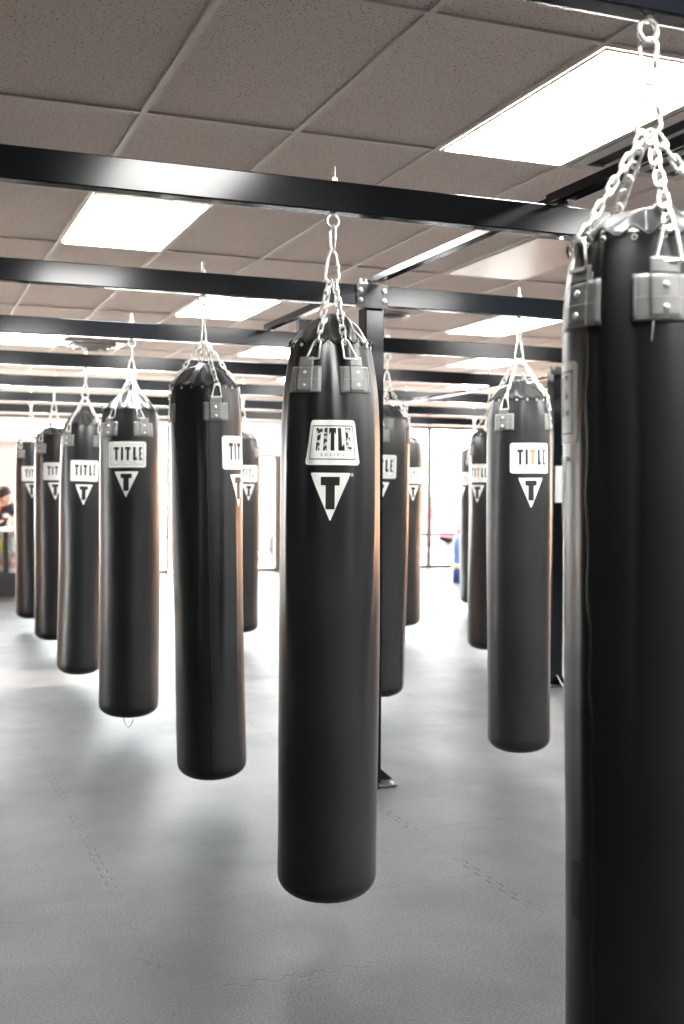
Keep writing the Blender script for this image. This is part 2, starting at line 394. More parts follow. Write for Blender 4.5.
# ------------------------------------------------------------------ steel hanging frame
ZB0, ZB1, BT = EYE+.822, EYE+.912, .050       # beam underside, top, thickness
PIV = EYE+.799                                # centre of the eye ring
BY = [1.67, 3.19, 4.73, 6.28, 7.88, 9.50, 11.14, 12.75]
BEAMS = {}
blab = ['black steel beam crossing the top corner, carrying the huge foreground bag', 'black steel beam carrying the central bag, lowest and widest across the picture',
 'black steel beam with the bolted plate, resting on the near post', 'third full-width black beam from the front, carrying the bag with the bottom ring',
 'fourth full-width black beam from the front, over the slim bag with the red glow', 'fifth full-width beam from the front, over the worn brown-black bag',
 'sixth full-width beam from the front, over the smallest far bag', 'farthest dark beam, short strip nearest the storefront']
def beam(y, lab, x0=-2.6, x1=9.8):
    b = MB(); b.box(x0, x1, y-BT/2, y+BT/2, ZB0, ZB1, bev=.004); o = b.build('steel_beam', 'steel', label=lab, category='beam', group='cross beams of the bag frame')
    BEAMS[y] = o; return o
for y, lab in zip(BY, blab): beam(y, lab)
def rail(x, y0, y1, z0, z1, lab, hw=.020):
    b = MB(); b.box(x-hw, x+hw, y0, y1, z0, z1, bev=.003); return b.build('steel_rail', 'steel', label=lab, category='rail')
rl1 = rail(1.985, BY[0]-.05, BY[2]-.03, ZB1+.010, ZB1+.042, 'slanting black rail on top of the beams, reaching the near post')
rl2 = rail(1.985, BY[2]+.06, BY[3]+.03, ZB1+.002, ZB1+.040, 'short dark rail behind the near post, joining its beam to the next one')
# strip angle riding beside the first rail
b = MB(); b.box(1.945, 1.955, BY[0]-.05, BY[1]+.02, ZB1+.010, ZB1+.042); b.build('angle_strip', 'steel', rl1)
b = MB(); b.box(1.965, 2.005, BY[1]-.015, BY[1]+.015, ZB1-.001, ZB1+.011); b.build('spacer', 'steel_dark', rl1)
# bracket blocks
b = MB(); b.box(2.16, 2.26, BY[3]-.03, BY[3]+.03, ZB1-.001, ZB1+.075, bev=.004); b.build('bracket', 'steel_dark', BEAMS[BY[3]])
def hexnut(b, c, r, h, ax='Z'):
    poly = [(r*math.cos(PI/3*k), r*math.sin(PI/3*k)) for k in range(6)]
    m = Matrix.Translation(c) @ (Matrix.Rotation(PI/2, 4, 'X') if ax == 'Y' else Matrix.Identity(4))
    b.prism(poly, 0, h, m)
def post(x, y, top, lab):
    p = MB(); h = .045; p.box(x-h, x+h, y-h, y+h, .008, top, bev=.005); po = p.build('steel_post', 'steel', label=lab, category='post')
    q = MB(); q.box(x-.10, x+.10, y-.10, y+.10, .0, .010, bev=.002); q.build('base_plate', 'steel_dark', po)
    for dx, dy in ((1, 0), (-1, 0), (0, -1)):
        g = MB(); tri = [(h, .010), (h+.075, .010), (h+.068, .018), (h, .075)]
        ang = math.atan2(dy, dx)
        m = Matrix.Translation((x, y, 0)) @ Matrix.Rotation(ang, 4, 'Z') @ Matrix.Rotation(PI/2, 4, 'X')
        g.prism(tri, -.004, .004, m); g.build('gusset', 'steel', po)
    for dx, dy in ((1, 1), (-1, 1), (1, -1), (-1, -1)):
        g = MB(); hexnut(g, (x+dx*.082, y+dy*.082, .010), .009, .009); g.build('anchor_bolt', 'zinc', po)
    return po
p1 = post(1.993, 4.775, ZB0-.001, 'black steel post standing behind the central bag, topped by a plate with four bolts')
p2 = post(4.215, 6.80, ZB0+.02, 'black steel post in the gap beside the huge foreground bag')
# splice plate with four bolts on the near beam joint
def splice(x, y, z0, z1, hw=.075):
    s_ = MB(); s_.box(x-hw, x+hw, y-.008, y, z0, z1, bev=.002); pl = s_.build('splice_plate', 'steel_dark', p1)
    for dx in (-hw+.018, hw-.018):
        for z in (z0+(z1-z0)*.32, z0+(z1-z0)*.72):
            g = MB(); g.lathe([(.012, 0), (.0118, .004), (.009, .008), (.001, .010)], 16, Matrix.Translation((x+dx, y-.008, z)) @ Matrix.Rotation(PI/2, 4, 'X')); g.build('bolt', 'zinc', pl)
splice(1.965, BY[2]-BT/2-.001, ZB0-.012, ZB1+.004)
for dx in (-.045, -.020):
    g = MB(); hexnut(g, (1.965+dx, BY[2]-.005, ZB1), .013, .014); g.tube([(1.965+dx, BY[2]-.005, ZB1), (1.965+dx, BY[2]-.005, ZB1+.030)], .006, 8); g.build('rail_bolt', 'zinc', rl1)
g = MB(); hexnut(g, (1.985, BY[1], ZB0-.013), .012, .012); g.build('rail_bolt', 'zinc', rl1)
# second post: cross rail, bracket, and long rail to the far beams
M['steel_grey'] = mat('worn_grey_steel', (.17, .165, .17), .33, metal=.3, vary=(14, (.26, .25, .25)))
b = MB(); b.box(4.264, 4.34, 6.85, 11.1, EYE+.80, ZB0-.004, bev=.004); b.build('steel_rail', 'steel', label='long dark rail receding from the far post toward the storefront, under the beams', category='rail')
b = MB(); b.box(4.13, 4.36, 6.735, 6.757, EYE+.80, ZB0+.03, bev=.003); br = b.build('bracket', 'steel_grey', p2)
for dx, z in ((4.15, .84), (4.15, .88), (4.335, .85)):
    g = MB(); g.lathe([(.013, 0), (.010, .008), (.001, .010)], 12, Matrix.Translation((dx, 6.735, EYE+z)) @ Matrix.Rotation(PI/2, 4, 'X')); g.build('bolt', 'zinc', br)
b = MB(); b.box(4.262, 6.6, 6.765, 6.835, EYE+.815, ZB0-.004, bev=.004); b.build('cross_rail', 'steel', p2)
# paper sheet taped to the second post
b = MB(); P = []
for i in range(9):
    z = 1.255+.25*i/8; P.append([Vector((4.185+.07*j/4, 6.757-.003-.004*math.sin(PI*j/4), z)) for j in range(5)])
b.grid(P); P2 = [[p+Vector((0, .0012, 0)) for p in r] for r in P]; b.grid(P2)
o = b.build('paper_sign', 'paper'); o['label'] = 'blank white paper taped to the post beside the big foreground bag'; o['category'] = 'sign'

def eye_bolt(x, y):
    g = MB(); z = PIV; pts = [(x+.0185*math.sin(a), y, z+.0185*math.cos(a)) for a in [2*PI*k/24 for k in range(24)]]
    g.tube(pts, .0048, 8, closed=True)
    g.lathe([(.001, z+.021), (.008, z+.021), (.0085, ZB0)], 12, Matrix.Translation((x, y, 0)))
    g.tube([(x, y, z+.029), (x, y, ZB1+.048)], .0062, 10)
    e = g.build('eye_bolt', 'zinc', BEAMS[y])
    h = MB(); hexnut(h, (x, y, ZB1), .0135, .013); h.lathe([(.018, ZB1-.0002), (.018, ZB1+.002), (.001, ZB1+.002)], 16, Matrix.Translation((x, y, 0))); h.build('nut', 'zinc', e)

# ------------------------------------------------------------------ heavy bags
R0 = .1515; LEN0 = 1.660; LACE0 = (EYE+.435)-PIV; LBL = 0.     # lace line below the pivot (negative)
def make_bag(spec):
    LACE = LACE0+spec.get('dz', 0); LEN = LEN0+spec.get('dz', 0)+spec.get('dl', 0)
    rnd = random.Random(spec['seed']); detail = spec.get('detail', 1)
    NT = (180, 128, 72)[2-detail] if detail < 3 else 220
    amp = spec.get('fold', .008)
    ph = [(k, rnd.uniform(0, 2*PI), rnd.uniform(.5, 1)) for k in (3, 5, 8, 11)]
    ph2 = [(k, rnd.uniform(0, 2*PI), rnd.uniform(.4, 1)) for k in (2, 3, 4)]
    pats = [D(a-90) for a in spec['patches']]
    def dist(a, c): return abs((a-c+PI) % (2*PI)-PI)
    def rad(th, t):
        g = 1-spec.get('neck', .135)*math.exp(-(max(t, 0)/spec.get('neck_t', .075))**1.3)-.022*max(0, min(1, (t-.5)/.5))
        r = R0*g*spec.get('rs', 1)
        if t > LEN-.085:
            u = min(1, (t-(LEN-.085))/.085); r *= max(0, 1-u**2.6)**(1/2.6)
        f = sum(w*math.cos(k*th+p) for k, p, w in ph)*.45
        e = math.exp(-max(t, 0)/spec.get('decay', .17))
        pull = sum(math.exp(-(dist(th, c)/.22)**2) for c in pats)      # cloth is dragged flat and up under each strap
        r += amp*e*(f*.9+pull*.35)
        f2 = sum(w*math.cos(k*th+p+.9*math.sin(t*3.4+p)+1.2*math.sin(t*1.7+2*p)) for k, p, w in ph2)
        r += .0026*f2*min(1, max(0, (LEN-t)/.2))
        for (c, wd, A, t0, t1) in spec.get('creases', []):              # long vertical folds
            if t0 < t < t1:
                s_ = math.sin(PI*(t-t0)/(t1-t0)); r += A*s_*math.exp(-(dist(th, D(c-90)+.05*math.sin(4*t))/wd)**2)
        return r
    def surf(th, t, off=0.):
        r = rad(th, t)+off; return Vector((r*math.cos(th), r*math.sin(th), LACE-t))
    root = empty('hanging_punching_bag', (0, 0, 0))
    # body
    ts = [0, .004, .01, .02, .03, .04, .055, .07, .085, .1, .12, .14, .16, .18, .2, .225, .25, .28, .31, .35, .4, .46, .54, .62, .72, .84, .96, 1.08, 1.2, 1.32, 1.42, 1.5, 1.56, 1.59, 1.60, 1.61, 1.62, 1.63, 1.64, 1.65, 1.66, 1.668, 1.674, 1.678, 1.6799]
    ts = [t if t < 1.5 else LEN-(1.68-t) for t in ts]
    if detail >= 1: ts = sorted(set(ts+[(a+c)/2 for a, c in zip(ts[:-1], ts[1:])]))
    b = MB(); b.grid([[surf(2*PI*k/NT, t) for k in range(NT)] for t in ts], True)
    body = b.build('bag_body', spec.get('mat', 'vinyl'), root)
    # vertical lacing seam down one side
    if spec.get('seam') is not None:
        th = D(spec['seam']-90); g = MB(); tt = [0.06+i*.02 for i in range(78)]
        g.tube([surf(th+.012*math.sin(t*40), t, .0008) for t in tt], .0022, 6); g.build('side_seam', spec.get('mat', 'vinyl'), root)
    # gathered closing flap above the lace line
    fl = [(k, rnd.uniform(0, 2*PI), rnd.uniform(.5, 1)) for k in (4, 6, 9, 13)]
    PK = spec.get('peak', .075)+.008; rows = []
    r_l = lambda th: rad(th, 0)
    nfl = 14
    for i in range(nfl+1):
        u = i/nfl; row = []
        for k in range(NT):
            th = 2*PI*k/NT
            rr = (r_l(th)*.975)*(1-u)**.9+.018*u
            fz = sum(w*math.cos(q*th+p+u*1.3) for q, p, w in fl)
            env = math.sin(PI*min(1, u*1.05+.06))
            rr += .0055*fz*env*spec.get('gather', 1)
            z = LACE+.004+PK*(.8*u+.2*math.sin(u*PI/2))+.006*fz*env*spec.get('gather', 1)
            row.append(Vector((rr*math.cos(th), rr*math.sin(th), z)))
        rows.append(row)
    hem = [[Vector((p.x*1.012, p.y*1.012, LACE-.004+.0035*math.sin(2*PI*18*k/NT))) for k, p in enumerate(rows[0])]]
    b = MB(); b.grid(hem+rows, True); b.add(rows[-1], [list(range(NT))[::-1]])
    flap = b.build('top_flap', 'flap', root)
    # lacing
    nz = 18; g = MB(); pts = []
    for k in range(nz*2*3):
        th = 2*PI*k/(nz*6); zz = .0085*math.sin(nz*th)
        p = surf(th, 0, .0045+.002*abs(math.cos(nz*th))); pts.append(Vector((p.x, p.y, LACE+zz)))
    g.tube(pts, .0026, 5, closed=True)
    g.build('lacing', 'cord', root)
    if detail >= 2:
        for k in range(nz):
            g = MB(); th = 2*PI*(k+.25)/nz; p = surf(th, .010, .0018)
            t_ = Vector((-math.sin(th), math.cos(th), 0)); pts = [p+t_*.0042*math.cos(a)+Vector((0, 0, .0042*math.sin(a))) for a in [2*PI*j/10 for j in range(10)]]
            g.tube(pts, .0013, 5, closed=True); g.build('eyelet', 'zinc', flap)

    # straps: patch, D-ring, chain
    C0 = Vector((0, 0, -.178))
    for pi_, th in enumerate(pats):
        n_ = Vector((math.cos(th), math.sin(th), 0)); t_ = Vector((-math.sin(th), math.cos(th), 0))
        hw = .050; tilt = rnd.uniform(-.035, .035)
        def pp(s_, t, off): return surf(th+s_/.142, t+tilt*s_, off)
        g = MB(); ta, tb = .074, .151
        def slab(s0, s1, t0, t1, off, o0=.0):
            ns, nn = 9, 9
            P = [[pp(s0+(s1-s0)*j/(ns-1), t0+(t1-t0)*i/(nn-1), off) for j in range(ns)] for i in range(nn)]; g.grid(P)
            Q = [[pp(s0+(s1-s0)*j/(ns-1), t0+(t1-t0)*i/(nn-1), o0) for j in range(ns)] for i in range(nn)]
            for a_, c_ in ((P[0], Q[0]), (P[-1], Q[-1]), ([r[0] for r in P], [r[0] for r in Q]), ([r[-1] for r in P], [r[-1] for r in Q])): g.grid([a_, c_], smooth=False)
        slab(-hw, hw, ta, tb, .0035); slab(-.024, .024, .047, ta, .0060, .002); slab(-.024, .024, ta, tb-.004, .0055, .003)
        pa = g.build('strap_patch', 'patch', root)
        if detail >= 1:
            g = MB(); ns = 14
            per = [(-hw+.005+(2*hw-.010)*i/ns, ta+.004, 1) for i in range(ns)]+[(-hw+.005+(2*hw-.010)*i/ns, tb-.004, 1) for i in range(ns)]
            per += [(-hw+.005, ta+.006+(tb-ta-.012)*i/12, 0) for i in range(12)]+[(hw-.005, ta+.006+(tb-ta-.012)*i/12, 0) for i in range(12)]+[(-hw+.006+(2*hw-.010)*i/ns, (ta+tb)/2, 1) for i in range(ns)]
            for s_, t, h_ in per:
                if (abs(s_) < .026 and detail < 3 and False): continue
                o_ = .0040 if abs(s_) > .0245 else .0060
                a_ = pp(s_-.0017*h_, t-.0017*(1-h_), o_); c_ = pp(s_+.0017*h_, t+.0017*(1-h_), o_); g.tube([a_, c_], .0007, 4)
            g.build('stitching', 'stitch', pa)
        for tr in (.093, .130):
            c_ = pp(.0, tr, .0055); mt = Matrix.Translation(c_) @ n_.to_track_quat('Z', 'Y').to_matrix().to_4x4()
            g = MB(); g.lathe([(.0058, 0), (.0054, .0018), (.0035, .003), (.0005, .0034)], 12, mt); g.build('rivet', 'zinc', pa)
        # D-ring
        ra_ = spec['patches'][pi_] % 360; sgn = -1 if (ra_ < 90 or 180 < ra_ < 270) else 1
        sh = spec.get('pull', .15)*sgn
        base = pp(sh*.035, .054, .0045); ta_ = th+sh*.065/.142; apex = Vector((math.cos(ta_)*(rad(ta_, 0)+.008), math.sin(ta_)*(rad(ta_, 0)+.008), LACE+.004))
        up = (apex-base).normalized(); H = (apex-base).length; pts = []
        for k in range(7): pts.append(base+t_*(.022-.044*k/6))
        for k in range(13):
            a = PI-PI*k/12*1.0; pts.append(base+up*(H-.016)+up*.014*math.sin(a)+t_*(-.0)+t_*(.0125*math.cos(a)))
        # order: bar goes right->left, then up the left side, over the top, down the right
        g = MB(); g.tube(pts, .0034, 8, closed=True); g.build('d_ring', 'zinc', root)
        # chain
        top = C0+n_*.012+Vector((0, 0, .0)); P1 = apex-Vector((0, 0, .004))
        L = (P1-top).length; N = max(3, round(L/.0262)); dvec = (P1-top).normalized(); pitch = L/N
        side = dvec.cross(Vector((0, 0, 1))).normalized(); nor = dvec.cross(side); g = MB(); hl, wd, wr = pitch*.5+.0048, .0078, .0030
        for k in range(N):
            c_ = top+dvec*(pitch*(k+.5)); ax = side if (k+pi_) % 2 == 0 else nor
            ax = (ax*math.cos(.35)+(nor if ax is side else side)*math.sin(.35)).normalized()
            st = hl-wd; pts = []
            nb = 6 if detail else 4
            for j in range(nb+1): a = -PI/2+PI*j/nb; pts.append(c_+dvec*(st+wd*math.cos(a))+ax*wd*math.sin(a))
            for j in range(nb+1): a = PI/2+PI*j/nb; pts.append(c_+dvec*(-st+wd*math.cos(a))+ax*wd*math.sin(a))
            g.tube(pts, wr, 7 if detail else 5, closed=True)
        g.build('chain', 'zinc', root)
    # two pear-shaped snap links between the eye ring and the chains
    def snap(z0, z1, wide_down, rz, wmax=.0215):
        n = 40; pts = []; H = z1-z0
        for k in range(n):
            a = 2*PI*k/n; u = .5-.5*math.cos(a)             # 0 at narrow end, 1 at wide end
            wdt = (.0085+(wmax-.0085)*u**1.0)*math.sin(a)
            w2 = max(-1, min(1, 1.35*math.sin(a)))*(.0085+(wmax-.0085)*u)
            z = (z1-u*H) if wide_down else (z0+u*H)
            pts.append(Vector((w2*math.cos(rz), w2*math.sin(rz), z)))
        g = MB(); g.tube(pts, .0040, 8, closed=True)
        # spring gate sleeve and thumb nub
        c_ = pts[n//4]; d_ = (pts[n//4+2]-pts[n//4-2]).normalized()
        g.tube([c_-d_*.012, c_+d_*.012], .0052, 8); return g.build('carabiner', 'zinc', root)
    ra = D(-90)
    snap(-.092, -.014, False, ra+spec.get('hook', .3), .0165)
    snap(-.182, -.086, True, ra+spec.get('hook2', PI/2), .0235)
    # printed label and triangle emblem
    kx = spec.get('squeeze', (1, 1))
    def place(s_, t, off): 
        v_ = (t-.225-spec.get('lz', 0))/.14; sc = kx[0]+(kx[1]-kx[0])*max(0, min(1, v_)); return surf(D(-90)+s_*sc/R0, t+spec.get('skew', 0)*s_, off)
    def rows_shape(g, rows, off, ns=10):
        P = [[place(a+(c-a)*j/ns, t, off) for j in range(ns+1)] for t, a, c in rows]; g.grid(P)
    def rect(g, s0, s1, t0, t1, off, ns=3, nt=8): rows_shape(g, [(t0+(t1-t0)*i/nt, s0, s1) for i in range(nt+1)], off, ns)
    if spec.get('logo', True):
        lo = spec.get('lz', 0); W, T0, T1 = .0965, .224+lo, .224+lo+spec.get('lh', .139)
        g = MB(); rr = .012; rws = []
        for i in range(7): a = PI/2*i/6; rws.append((T0+rr-rr*math.cos(a), -(W-rr+rr*math.sin(a)), W-rr+rr*math.sin(a)))
        for i in range(1, 14): rws.append((T0+rr+(T1-T0-2*rr)*i/14, -W, W))
        for i in range(7): a = PI/2*i/6; rws.append((T1-rr+rr*math.sin(a), -(W-rr+rr*math.cos(a)), W-rr+rr*math.cos(a)))
        rows_shape(g, rws, .0011, 24); lb = g.build('printed_label', 'white', root)
        near = spec.get('near', False); o1 = .0018
        g = MB(); iw, i0, i1, lw = .082, T0+.0155, T1-.0155, .0013 if not near else .0026
        for (a, c, d, e) in ((-iw, iw, i0, i0+lw), (-iw, iw, i1-lw, i1), (-iw, -iw+lw, i0, i1), (iw-lw, iw, i0, i1)):
            rect(g, a, c, d, e, o1, 16 if c-a > .05 else 1, 12 if e-d > .05 else 1)
        g.build('label_border', 'ink', lb)
        if near: L0, L1, box = i0+.007, i0+.007+.070*spec.get('lh', .139)/.139, [('T', -.066, -.040), ('I', -.033, -.021), ('T', -.014, .014), ('L', .021, .043), ('E', .050, .070)]; st = .0135
        else: L0, L1, box = T0+.029, T0+.100, [('T', -.0638, -.0362), ('I', -.0262, -.0160), ('T', -.0057, .0207), ('L', .0320, .0500), ('E', .0600, .0755)]; st = .0118
        for ci, (ch, a, c) in enumerate(box):
            g = MB(); m_ = (a+c)/2; hb = .0135
            if ch == 'T':
                rect(g, m_-st/2, m_+st/2, L0, L1, o1); rect(g, a, m_-st/2, L0, L0+hb, o1); rect(g, m_+st/2, c, L0, L0+hb, o1)
                rect(g, a, a+.004, L0+hb, L0+hb+.004, o1, 1, 1); rect(g, c-.004, c, L0+hb, L0+hb+.004, o1, 1, 1)
            elif ch == 'I': rect(g, m_-st/2, m_+st/2, L0, L1, o1)
            elif ch == 'L': rect(g, a, a+st, L0, L1, o1); rect(g, a+st, c, L1-hb, L1, o1); rect(g, c-.004, c, L1-hb-.005, L1-hb, o1, 1, 1)
            else:
                es = st*.72; eh = .0105; rect(g, a, a+es, L0, L1, o1); rect(g, a+es, c, L1-eh, L1, o1); rect(g, a+es, c, L0, L0+eh, o1); ml = (L0+L1)/2; rect(g, a+es, c-.003, ml-eh/2, ml+eh/2, o1)
            mt_ = 'ink'
            if near: mt_ = 'worn' if ci in (0, 1, 4) else 'ink'
            if ci == 2 and spec.get('copperT'): mt_ = 'copper_ink'
            g.build('letter', mt_, lb)
        # small word under the big letters
        if spec.get('small', True):
            cu = bpy.data.curves.new('w', 'FONT'); cu.body = 'BOXING'; cu.size = .0115 if near else .012; cu.align_x = 'CENTER'; cu.space_character = 2.3; cu.extrude = 0
            to = bpy.data.objects.new('w', cu); C.objects.link(to); bpy.context.view_layer.update()
            me = to.to_mesh(); g = MB(); ty = L1+.0155 if near else L1+.014
            vs = [place(v.co.x, ty-v.co.y, o1) for v in me.vertices]; g.add(vs, [list(p.vertices) for p in me.polygons], False)
            to.to_mesh_clear(); bpy.data.objects.remove(to); bpy.data.curves.remove(cu)
            g.build('small_word', 'worn' if near else 'ink', lb)
        # triangle
        g = MB(); E0, E1, ew = .384+spec.get('ez', spec.get('lz', 0)), .520+spec.get('ez', spec.get('lz', 0)), .0575; n = 26
        rws = [(E0, -ew+.002, ew-.002), (E0+.003, -ew, ew)]+[(E0+.003+(E1-.006-E0)*i/n, -ew*(1-.955*i/n), ew*(1-.955*i/n)) for i in range(1, n+1)]+[(E1, -.0008, .0008)]
        def eplace(s_, t, off): return surf(D(-90+spec.get('edx', 0))+s_/R0, t+spec.get('skew', 0)*s_, off)
        old = place
        P = [[eplace(a+(c-a)*j/12, t, .0011) for j in range(13)] for t, a, c in rws]; g.grid(P); em = g.build('emblem', 'white', root)
        h_ = E1-E0; g = MB()
        for (a, c, d, e) in ((-.0270, .0270, .085, .265), (-.0132, .0132, .265, .765)):
            P = [[eplace(a+(c-a)*j/6, E0+h_*(d+(e-d)*i/8), .0018) for j in range(7)] for i in range(9)]; g.grid(P)
        g.build('emblem_letter', 'ink', em)
        if near:
            g = MB(); g.tube([eplace(ew+.006+.004*math.cos(a), E0+.005+.004*math.sin(a), .001) for a in [2*PI*k/14 for k in range(14)]], .0008, 4, closed=True); g.build('registered_mark', 'white', em)
    if spec.get('bottom_ring'):
        g = MB(); g.tube([Vector((.027*math.cos(a), 0, LACE-LEN+.004-.062*math.sin(a))) for a in [PI*k/14 for k in range(15)]], .0034, 6); g.build('bottom_ring', 'zinc', root)
    if spec.get('stub'):
        g = MB(); g.box(-.02, .0, -.006, .006, LACE-LEN-.004, LACE-LEN+.004, bev=.002); g.build('bottom_tab', 'cord', root)
    if spec.get('thread'):
        th = pats[0]; g = MB(); g.tube([surf(th-.13-.02*i/6, .150+.034*i/6, .003) for i in range(7)], .0011, 5); g.build('loose_thread', 'stitch', root)
    if spec.get('mend'):
        g = MB(); th0 = D(spec['mend']-90)
        P = [[surf(th0+(j-4)*.026, 1.06+.10*i/8, .0012) for j in range(9)] for i in range(9)]; g.grid(P); g.build('tape_patch', 'cord', root)
    return root

def hang(spec, y, x, view, lean, a, label):
    root = make_bag(spec); root.location = (x, y, PIV)
    root.rotation_mode = 'XYZ'
    root.matrix_world = Matrix.Translation((x, y, PIV)) @ Matrix.Rotation(-D(lean), 4, 'Y') @ Matrix.Rotation(D(-view+a), 4, 'Z')
    root['label'] = label; root['category'] = 'punching bag'; root['group'] = 'heavy bags hanging in rows from the steel frame'
    eye_bolt(x, y)
    return root
hang(dict(seed=3, dz=-.006, detail=3, near=True, lz=-.02, patches=(95, 35, -60, 187), fold=.014, gather=1.6, peak=.05, hook=D(170), hook2=D(170), neck=.14, thread=True, mend=28, seam=46, creases=[(52, .05, -.006, -.1, .5), (40, .12, .006, .0, 1.2), (75, .07, -.004, .05, .9)]),
     BY[0], 1.212, 36.1, .95, -85, 'huge foreground black punching bag cropped by the picture edge, nearest of all')
hang(dict(seed=11, detail=2, near=True, patches=(-34, 28, 140, 220), fold=.015, decay=.30, gather=1.4, squeeze=(.66, .90), peak=.080, pull=.55, hook=.5, neck=.225, neck_t=.12, dz=-.004, dl=-.012, lh=.128, ez=-.004, lz=.006, edx=-2, stub=True,
          creases=[(-2, .13, .010, -.12, .42), (-32, .10, -.009, .1, .6), (24, .12, -.009, .12, .75), (48, .12, .006, .1, 1.2), (-55, .14, .007, .05, .9)]),
     BY[1], 1.206, 20.7, -.21, 2, 'tall central black punching bag with a cracked printed label, on the first beam')
hang(dict(seed=23, detail=2, lz=-.012, decay=.35, neck=.10, patches=(-45, 45, 130, 225), fold=.010, peak=.085, seam=-60, creases=[(-36, .10, .007, .05, 1.3), (-78, .08, .006, .05, 1.2), (-12, .08, .004, .3, 1.5)]),
     BY[2], 1.205, 14.3, 1.41, 61, 'black punching bag with its label turned sideways, hung from the near post beam')
hang(dict(seed=31, detail=2, patches=(-50, 50, 135, 225), fold=.005, gather=.8, peak=.072, lz=-.014, copperT=True, stub=True),
     BY[2], 2.726, 30.0, .59, 21, 'charcoal punching bag hanging beside the huge foreground bag, white label squarely printed')
hang(dict(seed=41, detail=1, rs=1.10, pull=.45, dl=.022, lz=-.045, patches=(-38, 33, 140, 215), fold=.011, gather=1.2, peak=.10, bottom_ring=True, skew=-.02),
     BY[3], 1.201, 10.8, -.30, -8, 'black punching bag with a metal ring dangling from its bottom')
hang(dict(seed=53, detail=1, patches=(0, 95, 180, 265), fold=.006, seam=72, peak=.07),
     BY[3], 2.727, 23.5, -1.23, -10, 'dark punching bag half hidden behind the central bag, rough laced side seam facing the gap')
hang(dict(seed=61, detail=1, dl=.03, lz=.02, patches=(-50, 40, 130, 220), fold=.010, peak=.08),
     BY[4], 1.196, 8.6, -1.20, 2, 'slim black punching bag on the fourth beam, red glow low on one side')
hang(dict(seed=71, detail=0, patches=(-35, 55, 145, 235), fold=.006, peak=.06, mat='vinyl_worn', copperT=True),
     BY[4], 4.285, 28.6, -.17, -33, 'brownish punching bag partly hidden behind the charcoal bag near the foreground')
hang(dict(seed=83, detail=0, patches=(-50, 45, 135, 225), fold=.009, mat='vinyl_worn', peak=.06),
     BY[5], 1.189, 7.1, -.13, 5, 'worn brown-black punching bag on the fifth beam, second from the far end of its row')
hang(dict(seed=97, detail=0, patches=(-45, 45, 135, 225), fold=.006, peak=.06),
     BY[5], 2.776, 16.3, -.22, 22, 'far punching bag peeking out from behind the bag with the turned label')
hang(dict(seed=101, detail=0, patches=(-45, 45, 135, 225), fold=.006, peak=.06),
     BY[5], 4.312, 24.4, -.11, 29, 'far small punching bag tucked behind the seamed bag, next to the window mullion')
hang(dict(seed=113, detail=0, patches=(-45, 45, 135, 225), fold=.007, peak=.06),
     BY[6], 1.182, 6.1, .33, 2, 'smallest punching bag at the far end of the long row, beside the display cabinet')
hang(dict(seed=127, detail=0, patches=(-45, 45, 135, 225), fold=.006, peak=.06),
     BY[6], 5.875, 27.9, .21, -62, 'narrow sliver of far punching bag next to the blue container')

# ------------------------------------------------------------------ display cabinet, goods, person
CX0, CX1, CY = -.55, 1.66, 14.52
M['black_lam'] = mat('black_laminate', (.015, .014, .014), .4); M['white_lam'] = mat('white_laminate', (.75, .75, .74), .4)
cab = empty('display_cabinet', ((CX0+CX1)/2, CY+.25, 0), label='low black and white display cabinet at the far end of the gym', category='cabinet'); hx = (CX1-CX0)/2
b = MB(); b.box(-hx, hx, -.25, .25, 0, .29, bev=.004); b.build('base', 'black_lam', cab)
b = MB(); b.box(-hx-.02, hx+.02, -.27, .27, .80, .84, bev=.004); b.build('counter_top', 'white_lam', cab)
b = MB(); b.box(-hx+.03, hx-.03, .21, .23, .291, .799); b.build('back_panel', 'white_lam', cab)
b = MB(); b.box(-hx+.03, hx-.03, -.20, .20, .535, .550); b.build('shelf', 'white_lam', cab)
for x in (-hx+.012, -.30, 1.245-(CX0+CX1)/2, hx-.012):
    b = MB(); b.box(x-.028 if abs(x) < hx-.05 else x-.012, x+.028 if abs(x) < hx-.05 else x+.012, -.245, -.215, .291, .799); b.build('upright', 'black_lam', cab)
b = MB(); b.box(-hx+.03, hx-.03, -.249, -.246, .292, .798); b.build('front_glass', 'glass', cab)
cols = {'red': (.65, .06, .05), 'yellow': (.75, .62, .08), 'white': (.8, .8, .8), 'pink': (.75, .45, .42), 'black': (.02, .02, .02), 'blue': (.15, .25, .6)}
for k, v in cols.items(): M['g_'+k] = mat('goods_'+k, v, .4)
def bottle(x, y, z, c, cap, lab):
    t = empty('bottle', (x, y, z), label=lab, category='bottle', group='goods in the display cabinet')
    g = MB(); g.lathe([(.001, 0), (.04, 0), (.045, .01), (.045, .11), (.035, .14), (.016, .165)], 16); g.build('body', 'g_'+c, t)
    g = MB(); g.lathe([(.018, .163), (.018, .19), (.001, .19)], 12); g.build('cap', 'g_'+cap, t)
def glove(x, y, z, c, lab):
    t = empty('boxing_glove', (x, y, z), label=lab, category='boxing glove', group='gloves in the display cabinet'); t.scale = (.82, .82, .82)
    g = MB(); prof = [(.045, 0), (.05, .06), (.046, .085), (.065, .12), (.075, .16), (.066, .20), (.035, .225), (.001, .23)]
    g.lathe(prof, 16); g.build('mitt', 'g_'+c, t)
    g = MB(); g.tube([(.055, -.02, .10), (.085, -.025, .13), (.088, -.03, .17), (.07, -.03, .19)], [.018, .025, .024, .014], 10); g.build('thumb', 'g_'+c, t)
    g = MB(); g.lathe([(.052, .005), (.055, .01), (.055, .06), (.05, .065)], 16); g.build('cuff', 'g_white', t)
bottle(1.17, 14.6, .55, 'yellow', 'black', 'yellow bottle on the shelf of the display cabinet')
bottle(1.07, 14.6, .55, 'white', 'red', 'white bottle with a red cap on the cabinet shelf')
